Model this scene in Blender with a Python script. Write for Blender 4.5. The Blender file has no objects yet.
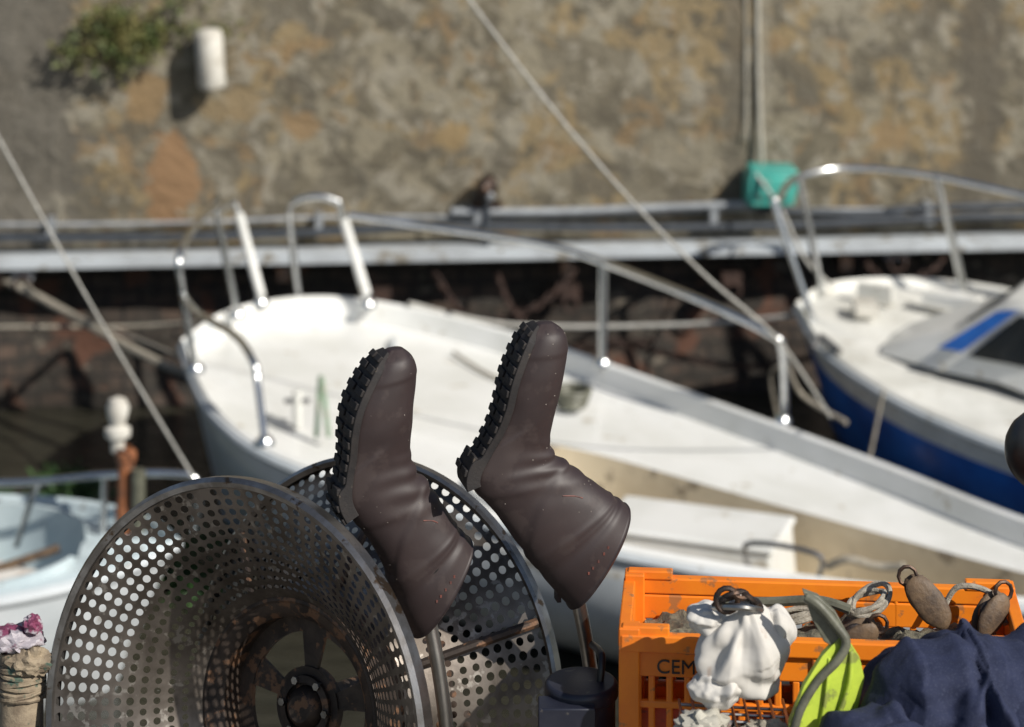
import bpy, bmesh, math, random
from mathutils import Vector, Matrix, noise
random.seed(7)
scene = bpy.context.scene
COL = scene.collection
V = Vector

# ------------------------------------------------------------------ materials
def new_mat(name):
    m = bpy.data.materials.new(name); m.use_nodes = True
    nt = m.node_tree; b = nt.nodes['Principled BSDF']
    return m, nt, b
def nd(nt, typ, **kw):
    n = nt.nodes.new(typ)
    for k, v in kw.items(): setattr(n, k, v)
    return n
def noise_node(nt, scale, detail=6, rough=.6, dist=0, vec=None):
    n = nd(nt, 'ShaderNodeTexNoise'); n.inputs['Scale'].default_value = scale
    n.inputs['Detail'].default_value = detail; n.inputs['Roughness'].default_value = rough
    n.inputs['Distortion'].default_value = dist
    if vec is not None: nt.links.new(vec, n.inputs['Vector'])
    return n.outputs['Fac']
def ramp(nt, src, a, b, ca=(0,0,0,1), cb=(1,1,1,1)):
    if a > b: a, b, ca, cb = b, a, cb, ca
    r = nd(nt, 'ShaderNodeValToRGB'); r.color_ramp.elements[0].position = a; r.color_ramp.elements[1].position = b
    r.color_ramp.elements[0].color = ca; r.color_ramp.elements[1].color = cb
    nt.links.new(src, r.inputs['Fac']); return r.outputs['Color']
def mix(nt, fac, a, b):
    m = nd(nt, 'ShaderNodeMix', data_type='RGBA')
    for s, v in ((0, fac), (6, a), (7, b)):
        if isinstance(v, bpy.types.NodeSocket): nt.links.new(v, m.inputs[s])
        elif s == 0: m.inputs[0].default_value = v
        else: m.inputs[s].default_value = (*v, 1) if len(v) == 3 else v
    return m.outputs[2]
def math_n(nt, op, a, b=None, clamp=False):
    m = nd(nt, 'ShaderNodeMath', operation=op); m.use_clamp = clamp
    for i, v in enumerate((a, b)):
        if v is None: continue
        if isinstance(v, bpy.types.NodeSocket): nt.links.new(v, m.inputs[i])
        else: m.inputs[i].default_value = v
    return m.outputs[0]
def coords(nt, kind='Object'):
    return nd(nt, 'ShaderNodeTexCoord').outputs[kind]
def bump(nt, b, h, strength, dist=.01):
    n = nd(nt, 'ShaderNodeBump'); n.inputs['Strength'].default_value = strength; n.inputs['Distance'].default_value = dist
    nt.links.new(h, n.inputs['Height']); nt.links.new(n.outputs['Normal'], b.inputs['Normal'])
def mat(name, c1, c2=None, scale=8, rough=.5, metal=0, bmp=.2, bdist=.004, lo=.40, hi=.60, c3=None, s3=40, t3=.62, rvar=.1, coat=0):
    m, nt, b = new_mat(name); co = coords(nt)
    c2 = c2 or tuple(x*.7 for x in c1)
    f = noise_node(nt, scale, 6, .62, .3, co)
    c = mix(nt, ramp(nt, f, lo, hi), c1, c2)
    if c3:
        f3 = noise_node(nt, s3, 4, .6, 0, co)
        c = mix(nt, ramp(nt, f3, t3, t3+.05), c, c3)
    nt.links.new(c, b.inputs['Base Color'])
    rr = math_n(nt, 'MULTIPLY_ADD', f, rvar*2); rr.node.inputs[2].default_value = rough-rvar
    nt.links.new(rr, b.inputs['Roughness'])
    b.inputs['Metallic'].default_value = metal
    b.inputs['Coat Weight'].default_value = coat
    if bmp: bump(nt, b, noise_node(nt, scale*6, 4, .65, 0, co), bmp, bdist)
    return m

M = {}
M['steel'] = mat('stainless_steel', (.5,.48,.46), (.34,.33,.31), 12, .34, 1, .1, .001)
M['rail'] = mat('polished_rail', (.76,.77,.77), (.6,.61,.61), 6, .22, 1, .05, .001)
M['reel'] = mat('weathered_steel', (.22,.19,.165), (.11,.092,.077), 9, .48, .82, .3, .001, c3=(.33,.30,.265), s3=30, t3=.6)
M['reel_rim'] = mat('worn_rim_steel', (.36,.345,.33), (.21,.195,.18), 14, .34, .95, .3, .001, c3=(.12,.08,.05), s3=22, t3=.6)
M['reel_dark'] = mat('stained_steel', (.085,.062,.049), (.04,.030,.025), 12, .58, .5, .4, .002, c3=(.20,.11,.065), s3=25, t3=.55)
M['gel'] = mat('white_gelcoat', (.80,.80,.775), (.70,.70,.665), 2.2, .38, 0, .05, .002, c3=(.50,.46,.38), s3=9, t3=.64, coat=.15)
M['gel2'] = mat('aged_gelcoat', (.75,.745,.70), (.60,.595,.55), 3, .45, 0, .05, .002, c3=(.40,.36,.29), s3=11, t3=.62)
M['hullgrey'] = mat('hull_grey_white', (.60,.63,.65), (.48,.52,.54), 2.5, .4, 0, .05, .002, c3=(.3,.29,.26), s3=6, t3=.62)
M['beige'] = mat('cockpit_beige', (.70,.61,.45), (.56,.47,.33), 3, .6, 0, .1, .003, c3=(.34,.28,.20), s3=8, t3=.61)
M['blue'] = mat('blue_paint', (.02,.15,.55), (.015,.09,.36), 4, .35, 0, .05, .002)
M['navyhull'] = mat('antifoul_navy', (.02,.035,.08), (.03,.04,.05), 5, .6, 0, .2, .003)
M['glass'] = mat('tinted_glass', (.02,.024,.028), (.015,.018,.02), 4, .12, 0, 0)
M['paleblue'] = mat('pale_blue_grp', (.52,.6,.62), (.42,.5,.53), 3, .45, 0, .05, .002, c3=(.3,.3,.28), s3=8, t3=.62)
M['rubber'] = mat('boot_rubber', (.032,.0205,.0205), (.026,.0165,.017), 9, .56, 0, .25, .0006, c3=(.040,.0275,.0265), s3=14, t3=.54)
M['sole'] = mat('boot_sole', (.012,.010,.0105), (.022,.018,.017), 30, .75, 0, .4, .002, c3=(.07,.055,.042), s3=50, t3=.62)
M['inner'] = mat('boot_lining', (.015,.013,.013), None, 30, .9)
M['red'] = mat('orange_red_label', (.17,.05,.036), (.08,.032,.028), 60, .6)
M['mud'] = mat('dried_mud', (.24,.215,.19), (.15,.13,.11), 60, .95)
M['orange'] = mat('orange_plastic', (.85,.235,.014), (.74,.175,.014), 5, .42, 0, .12, .001, c3=(.42,.16,.05), s3=20, t3=.60)
M['black'] = mat('black_plastic', (.015,.015,.017), (.03,.03,.03), 10, .35, 0, .15, .002)
M['navybox'] = mat('navy_tub', (.016,.018,.030), (.025,.027,.04), 12, .4, 0, .15, .002, c3=(.10,.09,.08), s3=30, t3=.62)
M['iron'] = mat('dark_iron', (.05,.045,.045), (.10,.06,.04), 30, .5, .8, .4, .002)
M['rust'] = mat('rusty_iron', (.07,.040,.030), (.04,.026,.022), 20, .8, .3, .6, .004)
M['rope'] = mat('rope_fibre', (.42,.38,.31), (.26,.23,.18), 50, .9, 0, .8, .004)
M['ropew'] = mat('white_rope', (.50,.49,.45), (.36,.35,.32), 40, .85, 0, .6, .003)
M['ropeg'] = mat('green_rope', (.22,.36,.24), (.3,.33,.25), 40, .9)
M['rag'] = mat('white_cloth', (.60,.575,.535), (.53,.505,.465), 7, .9, 0, .3, .0006, c3=(.42,.34,.28), s3=9, t3=.60)
M['navy'] = mat('navy_cloth', (.014,.020,.056), (.010,.0145,.040), 12, .88, 0, .4, .0006, c3=(.027,.034,.07), s3=300, t3=.55)
M['lime'] = mat('lime_plastic', (.48,.60,.06), (.38,.50,.05), 14, .55, 0, .2, .002, c3=(.24,.28,.06), s3=14, t3=.57)
M['olive'] = mat('grey_olive_rubber', (.15,.15,.11), (.09,.09,.065), 20, .5, 0, .3, .002)
M['brown'] = mat('worn_wood', (.14,.09,.05), (.065,.042,.027), 22, .6, 0, .5, .003)
M['teal'] = mat('teal_plastic', (.06,.38,.32), (.045,.28,.24), 9, .45, 0, .1, .002, c3=(.2,.3,.25), s3=14, t3=.60)
M['lampw'] = mat('white_lamp', (.66,.64,.58), (.50,.47,.41), 12, .5)
M['cable'] = mat('grey_pipe', (.36,.38,.40), (.24,.255,.27), 8, .5, .2, .2, .003)
M['cabled'] = mat('dark_cable', (.05,.058,.07), (.03,.036,.045), 8, .5, 0, .2, .003)
M['ledge'] = mat('galvanised_walkway', (.56,.60,.63), (.44,.465,.485), 3, .5, .1, .3, .004, c3=(.28,.26,.22), s3=7, t3=.58)
M['copper'] = mat('orange_brown_post', (.36,.13,.05), (.2,.09,.05), 18, .5, .1, .3, .003)
M['conduit'] = mat('pale_conduit', (.44,.42,.36), (.32,.30,.25), 10, .8)
M['purple'] = mat('printed_wrapper', (.20,.05,.10), (.36,.33,.36), 22, .45, 0, .4, .004, lo=.45, hi=.53)
M['tan'] = mat('tan_jute', (.30,.24,.165), (.17,.13,.09), 24, .85, 0, .6, .003, c3=(.06,.10,.075), s3=18, t3=.58)
M['straw'] = mat('fishing_net', (.30,.27,.19), (.12,.11,.085), 60, .95, 0, 1, .01)

def wall_material():
    m, nt, b = new_mat('stained_render_wall'); co = coords(nt)
    sep = nd(nt, 'ShaderNodeSeparateXYZ'); nt.links.new(co, sep.inputs[0]); X, Z = sep.outputs[0], sep.outputs[2]
    def off(dx):
        mp = nd(nt, 'ShaderNodeMapping'); mp.inputs['Location'].default_value = (dx, dx*.6, dx*1.3); nt.links.new(co, mp.inputs[0]); return mp.outputs[0]
    n1 = noise_node(nt, 1.9, 6, .6, .8, off(3)); n2 = noise_node(nt, 3.2, 6, .58, .7, off(11))
    n3 = noise_node(nt, 8, 5, .6, .6, off(7)); n4 = noise_node(nt, 2.4, 6, .6, 1.2, off(23)); n5 = noise_node(nt, 24, 5, .6, .3, co)
    n6 = noise_node(nt, 4.5, 5, .6, .6, off(31))
    wv = nd(nt, 'ShaderNodeVectorMath', operation='MULTIPLY_ADD')
    nz = nd(nt, 'ShaderNodeTexNoise'); nz.inputs['Scale'].default_value = 4; nt.links.new(co, nz.inputs['Vector'])
    nt.links.new(nz.outputs['Color'], wv.inputs[0]); wv.inputs[1].default_value = (.4,.4,.4); nt.links.new(co, wv.inputs[2])
    vo = nd(nt, 'ShaderNodeTexVoronoi'); vo.inputs['Scale'].default_value = 4.2; nt.links.new(wv.outputs[0], vo.inputs['Vector'])
    sc = nd(nt, 'ShaderNodeSeparateColor'); nt.links.new(vo.outputs['Color'], sc.inputs[0])
    c = mix(nt, ramp(nt, n2, .46, .53), (.28,.245,.165), (.67,.60,.43))
    c = mix(nt, ramp(nt, sc.outputs[0], .70, .80, (0,0,0,1), (.75,.75,.75,1)), c, (.80,.74,.58))
    c = mix(nt, ramp(nt, sc.outputs[1], .72, .82, (0,0,0,1), (.65,.65,.65,1)), c, (.20,.18,.135))
    c = mix(nt, ramp(nt, n1, .54, .575, (0,0,0,1), (.85,.85,.85,1)), c, (.74,.51,.21))
    c = mix(nt, ramp(nt, n6, .58, .61, (0,0,0,1), (.75,.75,.75,1)), c, (.66,.38,.14))
    c = mix(nt, ramp(nt, n4, .55, .59, (0,0,0,1), (.85,.85,.85,1)), c, (.19,.18,.15))
    c = mix(nt, ramp(nt, n3, .56, .60, (0,0,0,1), (.9,.9,.9,1)), c, (.86,.80,.65))
    c = mix(nt, ramp(nt, n3, .40, .43, (.9,.9,.9,1), (0,0,0,1)), c, (.11,.10,.072))
    c = mix(nt, ramp(nt, n5, .38, .43, (.65,.65,.65,1), (0,0,0,1)), c, (.15,.13,.10))
    def blob(cx, cz, rx, rz, col, c, soft=.35, amt=1.0):
        dx = math_n(nt, 'DIVIDE', math_n(nt, 'SUBTRACT', X, cx), rx); dz = math_n(nt, 'DIVIDE', math_n(nt, 'SUBTRACT', Z, cz), rz)
        d = math_n(nt, 'SQRT', math_n(nt, 'ADD', math_n(nt, 'MULTIPLY', dx, dx), math_n(nt, 'MULTIPLY', dz, dz)))
        d = math_n(nt, 'ADD', d, math_n(nt, 'MULTIPLY', math_n(nt, 'SUBTRACT', n3, .5), 2.4))
        f = ramp(nt, d, 1-soft, 1+soft*.3, (amt,)*3+(1,), (0,0,0,1))
        return mix(nt, f, c, col)
    c = blob(-2.8, 1.8, .42, 1.5, mix(nt, ramp(nt, n3, .42,.58), (.19,.187,.18), (.31,.30,.28)), c, .3, .95)
    c = blob(-1.93, 1.30, .14, .25, (.74,.36,.13), c, .15, 1)
    c = blob(-2.07, 1.80, .15, .13, (.76,.46,.18), c, .2, .9)
    c = blob(-1.55, 1.72, .22, .11, (.76,.53,.25), c, .3, .85)
    c = blob(-1.20, 1.62, .13, .10, (.80,.48,.20), c, .3, .9)
    c = blob(1.28, 2.1, .09, 1.5, (.17,.16,.135), c, .5, .8)
    c = blob(1.44, 2.1, .06, 1.3, (.74,.70,.58), c, .5, .65)
    c = blob(2.72, 1.9, .15, 1.5, (.13,.12,.105), c, .4, .9)
    c = blob(.95, 1.42, .25, .14, (.76,.69,.52), c, .5, .7)
    c = blob(-.35, 1.55, .12, .09, (.80,.51,.18), c, .3, .9)
    c = blob(2.2, 1.5, .14, .10, (.76,.48,.20), c, .3, .85)
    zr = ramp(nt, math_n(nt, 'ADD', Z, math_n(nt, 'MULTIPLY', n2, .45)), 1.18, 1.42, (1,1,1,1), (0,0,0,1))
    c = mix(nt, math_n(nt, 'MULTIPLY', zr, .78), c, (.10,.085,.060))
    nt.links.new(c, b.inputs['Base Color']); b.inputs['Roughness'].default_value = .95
    h = math_n(nt, 'ADD', math_n(nt, 'MULTIPLY', n3, 1.0), math_n(nt, 'MULTIPLY', n5, .35))
    bump(nt, b, h, .7, .045)
    return m
def base_material():
    m, nt, b = new_mat('damp_masonry'); co = coords(nt)
    mp = nd(nt, 'ShaderNodeMapping'); mp.inputs['Rotation'].default_value = (math.radians(90), 0, 0); nt.links.new(co, mp.inputs[0])
    br = nd(nt, 'ShaderNodeTexBrick'); br.inputs['Scale'].default_value = 2.6; nt.links.new(mp.outputs[0], br.inputs['Vector'])
    br.inputs['Color1'].default_value = (.055,.043,.034,1); br.inputs['Color2'].default_value = (.095,.064,.047,1)
    br.inputs['Mortar'].default_value = (.016,.014,.013,1); br.inputs['Mortar Size'].default_value = .03
    n = noise_node(nt, 6, 8, .7, .3, co); n2 = noise_node(nt, 3.2, 5, .6, .5, co)
    c = mix(nt, ramp(nt, n, .42, .58), br.outputs['Color'], (.030,.026,.021))
    c = mix(nt, ramp(nt, n2, .60, .66), c, (.12,.055,.034))
    c = mix(nt, ramp(nt, n, .60, .64), c, (.16,.135,.105))
    nt.links.new(c, b.inputs['Base Color']); b.inputs['Roughness'].default_value = .8
    bump(nt, b, math_n(nt, 'ADD', n, br.outputs['Fac']), .7, .03)
    return m
def water_material():
    m, nt, b = new_mat('harbour_water'); co = coords(nt)
    mp = nd(nt, 'ShaderNodeMapping'); mp.inputs['Scale'].default_value = (1, 2.6, 1); nt.links.new(co, mp.inputs[0])
    n = noise_node(nt, 3.2, 5, .55, .4, mp.outputs[0])
    nt.links.new(mix(nt, n, (.028,.028,.020), (.042,.038,.028)), b.inputs['Base Color'])
    b.inputs['Roughness'].default_value = .1; b.inputs['IOR'].default_value = 1.33
    bump(nt, b, n, .6, .06); return m
def leaf_material(name, a, c_):
    m, nt, b = new_mat(name); co = coords(nt)
    n = noise_node(nt, 9, 4, .6, 0, co)
    nt.links.new(mix(nt, ramp(nt, n, .4, .6), a, c_), b.inputs['Base Color']); b.inputs['Roughness'].default_value = .6
    return m
M['wall'] = wall_material(); M['base'] = base_material(); M['water'] = water_material()
M['leaf'] = leaf_material('leaves', (.08,.115,.03), (.15,.135,.045)); M['weed'] = leaf_material('seaweed', (.03,.075,.02), (.05,.10,.03))
M['stone'] = mat('quay_stone', (.26,.24,.21), (.17,.155,.135), 3, .85, 0, .5, .01)

# ------------------------------------------------------------------ mesh builder
def catmull(pts, n):
    pts = [V(p) for p in pts]; out = []; m = len(pts)-1
    for i in range(n+1):
        t = i/n*m; k = min(int(t), m-1); f = t-k
        p0 = pts[max(k-1,0)]; p1 = pts[k]; p2 = pts[k+1]; p3 = pts[min(k+2,m)]
        out.append(.5*((2*p1)+(p2-p0)*f+(2*p0-5*p1+4*p2-p3)*f*f+(3*p1-p0-3*p2+p3)*f**3))
    return out
class MB:
    def __init__(s): s.v=[]; s.f=[]; s.m=[]; s.mats=[]
    def mi(s, k):
        if k not in s.mats: s.mats.append(k)
        return s.mats.index(k)
    def add(s, vs, fs, k):
        o=len(s.v); s.v += [V(x) for x in vs]; i=s.mi(k)
        for f in fs: s.f.append([o+a for a in f]); s.m.append(i)
    def tube(s, pts, r, k, n=10, smooth=0, closed=False, taper=None):
        if smooth: pts = catmull(pts, smooth)
        pts=[V(p) for p in pts]; N=len(pts); rings=[]; prev=None
        for i,p in enumerate(pts):
            if closed: d=(pts[(i+1)%N]-pts[i-1])
            else: d=pts[min(i+1,N-1)]-pts[max(i-1,0)]
            if d.length<1e-9: d=V((0,0,1))
            d.normalize()
            if prev is None:
                up=V((0,0,1)) if abs(d.z)<.9 else V((1,0,0)); a=d.cross(up).normalized()
            else:
                a=prev-d*prev.dot(d)
                a = a.normalized() if a.length>1e-6 else d.orthogonal().normalized()
            prev=a; b=d.cross(a); rr=r*(taper[0]+(taper[1]-taper[0])*i/(N-1)) if taper else r
            rings.append([p+a*math.cos(2*math.pi*j/n)*rr+b*math.sin(2*math.pi*j/n)*rr for j in range(n)])
        vs=[x for q in rings for x in q]; fs=[]
        L=N if closed else N-1
        for i in range(L):
            for j in range(n):
                fs.append([i*n+j,i*n+(j+1)%n,((i+1)%N)*n+(j+1)%n,((i+1)%N)*n+j])
        if not closed: fs.append(list(range(n))[::-1]); fs.append([(N-1)*n+j for j in range(n)])
        s.add(vs,fs,k)
    def box(s, c, size, k, R=None, taper=1.0):
        c=V(c); hx,hy,hz=[x/2 for x in size]; vs=[]
        for dz in (-1,1):
            t = taper if dz>0 else 1
            for dx,dy in ((-1,-1),(1,-1),(1,1),(-1,1)):
                p=V((dx*hx*t,dy*hy*t,dz*hz)); vs.append(c+(R@p if R else p))
        s.add(vs,[[3,2,1,0],[4,5,6,7],[0,1,5,4],[1,2,6,5],[2,3,7,6],[3,0,4,7]],k)
    def grid(s, rows, k, closed_u=False, flip=False):
        n=len(rows[0]); vs=[x for r in rows for x in r]; fs=[]
        for i in range(len(rows)-1):
            for j in range(n if closed_u else n-1):
                f=[i*n+j,i*n+(j+1)%n,(i+1)*n+(j+1)%n,(i+1)*n+j]; fs.append(f[::-1] if flip else f)
        s.add(vs,fs,k)
    def lathe(s, prof, k, M4=None, n=40):
        rows=[]
        for r,h in prof:
            row=[V((r*math.cos(2*math.pi*j/n),r*math.sin(2*math.pi*j/n),h)) for j in range(n)]
            rows.append([M4@p for p in row] if M4 else row)
        s.grid(rows,k,True)
    def prism(s, outline, d, k):
        n=len(outline); vs=[V(p) for p in outline]+[V(p)+V(d) for p in outline]
        fs=[list(range(n))[::-1],[n+i for i in range(n)]]+[[i,(i+1)%n,n+(i+1)%n,n+i] for i in range(n)]
        s.add(vs,fs,k)
    def blob(s, c, rad, k, sub=4, amp=.2, fr=3, mode='n', seed=0, R=None, fn=None, fdir=(1,.3,.5)):
        bm=bmesh.new(); bmesh.ops.create_icosphere(bm,subdivisions=sub,radius=1)
        vs=[]; fd=V(fdir).normalized(); off=V((seed,seed*.7,seed*1.3))
        for v in bm.verts:
            p=v.co.copy(); q=p*fr+off
            if mode=='fold':
                w=V((noise.noise(p*1.3+off),noise.noise(p*1.3+off+V((5,2,8))),noise.noise(p*1.3+off+V((1,9,3)))))
                ph=(p+w*.9).dot(fd)*fr*3.2
                m1=.5+.5*noise.noise(p*1.1+off+V((3,3,3)))*2
                fold=1-abs(math.sin(ph)); fold=fold**.8
                ph2=(p+w*1.2).dot(V((fd.z,fd.x,-fd.y)))*fr*2.1
                d=(fold-.5)*m1+.55*((1-abs(math.sin(ph2)))-.5)+.25*noise.fractal(p*3+off,1,2,3)
            else: d=noise.fractal(q,1,2,4)
            p=p*(1+amp*d)
            p=V((p.x*rad[0],p.y*rad[1],p.z*rad[2]))
            if fn: p=fn(p)
            if R: p=R@p
            vs.append(V(c)+p)
        fs=[[v.index for v in f.verts] for f in bm.faces]; bm.free(); s.add(vs,fs,k)
    def obj(s, name, smooth=True, parent=None, bevel=0, merge=False, angle=40):
        me=bpy.data.meshes.new(name); me.from_pydata([tuple(x) for x in s.v],[],s.f)
        for k in s.mats: me.materials.append(M[k])
        me.polygons.foreach_set('material_index',s.m)
        if merge:
            bm=bmesh.new(); bm.from_mesh(me); bmesh.ops.remove_doubles(bm,verts=bm.verts,dist=1e-4)
            bmesh.ops.recalc_face_normals(bm,faces=bm.faces); bm.to_mesh(me); bm.free()
        me.update()
        if smooth:
            me.shade_smooth(); me.set_sharp_from_angle(angle=math.radians(angle))
        o=bpy.data.objects.new(name,me); COL.objects.link(o)
        if bevel:
            b=o.modifiers.new('bevel','BEVEL'); b.width=bevel; b.segments=2; b.limit_method='ANGLE'
        if parent: o.parent=parent
        return o
def empty(name, loc=(0,0,0), rot=(0,0,0)):
    e=bpy.data.objects.new(name,None); e.empty_display_size=.1; COL.objects.link(e); e.location=loc; e.rotation_euler=rot; return e

# ------------------------------------------------------------------ fabric: lumps creased by folds that run from pinch points
def folds(anchors, seed, n=6, length=(.10,.22), amp=.014, width=.012):
    rnd=random.Random(seed); out=[]
    for (ax_,az_,a0,a1) in anchors:
        for i in range(n):
            a=math.radians(a0+(a1-a0)*(i+.5+rnd.uniform(-.3,.3))/n); L=rnd.uniform(*length); bend=rnd.uniform(-1.0,1.0)
            x,z=ax_+rnd.uniform(-.012,.012),az_+rnd.uniform(-.012,.012); pts=[(x,z)]
            for k in range(9):
                a+=bend/9; x+=math.cos(a)*L/9; z+=math.sin(a)*L/9; pts.append((x,z))
            out.append((pts,amp*rnd.uniform(.5,1.25),width*rnd.uniform(.7,1.5)))
    return out
def fold_disp(u,v,fs):
    tot=0
    for pts,a,w in fs:
        best=9;bs=0;sgn=1
        for k in range(len(pts)-1):
            x0,z0=pts[k];x1,z1=pts[k+1];dx,dz=x1-x0,z1-z0;L2_=dx*dx+dz*dz
            t=max(0,min(1,((u-x0)*dx+(v-z0)*dz)/L2_)); px_,pz_=u-x0-t*dx,v-z0-t*dz; d=px_*px_+pz_*pz_
            if d<best: best=d;bs=(k+t)/9;sgn=1 if dx*pz_-dz*px_>0 else -1
        d=math.sqrt(best); ww=w*(.55+1.3*bs)
        if d<5*ww:
            env=a*math.sin(math.pi*min(1,(bs*.86+.07)))**.7
            if sgn>0: tot+=env*math.exp(-d/ww*1.1)
            else: tot+=env*(math.exp(-(d/ww*.8)**2)-.9*math.exp(-((d-1.6*ww)/(ww*.9))**2))
    return tot
def cloth_lump(b,c,rad,k,fs,sub=6,shape=None,seed=0,low=.12):
    bm=bmesh.new(); bmesh.ops.create_icosphere(bm,subdivisions=sub,radius=1); vs=[]
    for v in bm.verts:
        p=v.co.copy(); d=low*noise.noise(p*1.6+V((seed,2,1)))+.4*low*noise.noise(p*3.3+V((seed,8,1)))
        q=V((p.x*rad[0],p.y*rad[1],p.z*rad[2]))*(1+d)
        q=q+p*(fold_disp(q.x+.15*q.y,q.z-.25*q.y,fs)+.0006*noise.noise(q*90))
        if shape: q=shape(q)
        vs.append(V(c)+q)
    fs_=[[v.index for v in f.verts] for f in bm.faces]; bm.free(); b.add(vs,fs_,k)
# navy jacket thrown over bundled gear
b=MB()
cloth_lump(b,(.815,4.50,2.590),(.195,.13,.135),'navy',folds([(-.16,-.06,0,75),(.02,.12,200,330),(.16,-.02,120,250),(-.02,-.06,20,120)],4,5,(.12,.26),.017,.014),7,seed=3)
cloth_lump(b,(.655,4.42,2.555),(.115,.085,.085),'navy',folds([(-.10,-.02,-30,60),(.08,.06,150,260),(0,-.06,40,140)],9,4,(.08,.18),.013,.011),6,seed=5)
cloth_lump(b,(.965,4.49,2.605),(.13,.12,.12),'navy',folds([(-.10,.06,-80,10),(.08,.08,170,280),(-.02,-.08,40,130)],15,4,(.1,.2),.015,.013),6,seed=8)
cloth_lump(b,(.82,4.44,2.41),(.26,.16,.12),'navy',folds([(-.2,.05,-60,20),(.15,.08,180,280)],19,5,(.14,.3),.014,.016),6,seed=9)
sl=catmull([(.535,4.37,2.49),(.60,4.35,2.565),(.70,4.335,2.605),(.82,4.335,2.585),(.95,4.34,2.50)],60); rows=[]
for i,p in enumerate(sl):
    r=.036+.010*math.sin(i*.1); rr=[]
    for j in range(40):
        a=2*math.pi*j/40; f=.006*(1-abs(math.sin(i*.22+a*.8+noise.noise(V((i*.05,a,4)))*3)))+.004*noise.noise(V((i*.16,math.cos(a)*2,math.sin(a)*2)))
        rr.append(p+V((0,math.cos(a),math.sin(a)))*(r+f*1.4))
    rows.append(rr)
b.grid(rows,'navy',True); b.add(rows[0],[list(range(40))],'navy')
b.obj('navy_jacket',angle=85)
# white cloth bag: broad soft folds gathered at the neck
def bagshape(p):
    t=max(0,min(1,(p.z+.10)/.20)); s_=1-.45*t**3
    return V((p.x*s_+.008*math.sin(p.z*22),p.y*s_,p.z))
b=MB()
cloth_lump(b,(.420,4.60,2.672),(.088,.056,.090),'rag',folds([(0,.088,235,305)],23,5,(.13,.19),.012,.014)+folds([(-.07,-.03,-40,30),(.07,-.05,150,210)],29,2,(.07,.12),.009,.013),6,bagshape,seed=2,low=.16)
cloth_lump(b,(.478,4.615,2.690),(.038,.034,.056),'rag',folds([(0,.05,240,300)],27,3,(.08,.11),.006,.010),6,seed=12,low=.18)
cloth_lump(b,(.364,4.615,2.720),(.040,.034,.028),'rag',folds([(.03,.01,160,220)],31,3,(.05,.08),.006,.009),6,seed=14,low=.18)
cloth_lump(b,(.376,4.58,2.612),(.050,.038,.034),'rag',folds([(.03,.03,180,250)],35,3,(.06,.1),.007,.010),6,seed=17,low=.18)
b.obj('white_cloth_bag',angle=85)

# ------------------------------------------------------------------ water, quay, far wall
b=MB(); b.add([(-150,-60,0),(150,-60,0),(150,200,0),(-150,200,0)],[[0,1,2,3]],'water'); b.obj('water',smooth=False)
b=MB(); b.box((0,-9.2,-.25),(60,31,3.5),'stone')
for i in range(-20,21):
    b.box((i*1.5,6.1,1.56),(1.48,.5,.12),'stone')
b.obj('near_quay',smooth=False,bevel=.015)

WR=(0,0,math.radians(4.3)); WL=(0,14.3,0)
quay=empty('quay_wall',WL,WR)
b=MB(); rows=[]
for i in range(61):
    z=.86+i*.09; row=[]
    for j in range(261):
        x=-13+j*.1; d=noise.fractal(V((x*1.1,z*1.4,3)),1,2,5)*.035
        row.append((x,-d,z))
    rows.append(row)
b.grid(rows,'wall'); b.obj('rendered_face',parent=quay)
b=MB(); rows=[]
for i in range(25):
    z=-1+i*.08; row=[]
    for j in range(261):
        x=-13+j*.1; d=noise.fractal(V((x*2.1,z*2.4,9)),1,2,5)*.06
        row.append((x,.12-d,z))
    rows.append(row)
b.grid(rows,'base'); b.obj('damp_base',parent=quay)
b=MB(); b.box((0,.6,6.22),(26,1.5,.2),'stone'); b.obj('coping',parent=quay,smooth=False)
b=MB(); b.box((0,3.2,2.5),(26,5.2,7),'stone'); b.obj('core',parent=quay,smooth=False)
led=empty('wall_walkway',WL,WR)
b=MB(); b.box((0,-.08,.915),(26,.20,.04),'ledge'); b.box((0,-.187,.908),(26,.012,.062),'ledge')
for i in range(-8,9):
    b.box((i*1.6+.3,-.09,.83),(.07,.16,.12),'iron')
b.obj('plank',parent=led,smooth=False,bevel=.004)
pipes=empty('service_pipes',WL,WR)
b=MB()
def sagline(z0,amp,per,y,x0=-13,x1=13,ph=0,slope=0):
    return [(x0+(x1-x0)*i/120,y,z0+slope*(x0+(x1-x0)*i/120)-amp*abs(math.sin((x0+(x1-x0)*i/120+ph)*math.pi/per))) for i in range(121)]
b.tube(sagline(1.055,.035,3.1,-.10,ph=.4),.024,'cabled'); b.tube(sagline(1.11,.02,2.3,-.06,ph=1),.012,'cable')
b.tube([(-.35,-.08,1.13),(.3,-.08,1.12),(1.2,-.08,1.14),(1.35,-.08,1.14)],.022,'cable',smooth=12)
b.tube([(1.4,-.08,1.11),(2.2,-.09,1.07),(3.2,-.09,1.11),(13,-.09,1.11)],.024,'cabled',smooth=30)
for x in (-2.6,-1.1,-.2,1.15,2.4,3.5): b.box((x,-.06,1.07),(.04,.1,.12),'cable')
b.obj('pipe_run',parent=pipes)
b=MB(); R=Matrix.Translation(V((-1.71,-.13,2.03)))@Matrix.Rotation(math.radians(-4),4,'Y')
b.lathe([(0,-.165),(.066,-.165),(.078,-.15),(.078,.13),(.07,.15),(.05,.162),(0,.165)],'lampw',R,32)
b.box((-1.71,-.05,2.03),(.08,.1,.2),'iron'); o=b.obj('wall_lamp'); o.location=WL;o.rotation_euler=WR
b=MB(); pr=[]
for x,z in ((-.145,-.1),(.12,-.1),(.145,.02),(.145,.1),(-.12,.11),(-.14,.05)): pr.append(V((1.47+x,-.22,1.26+z)))
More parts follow.
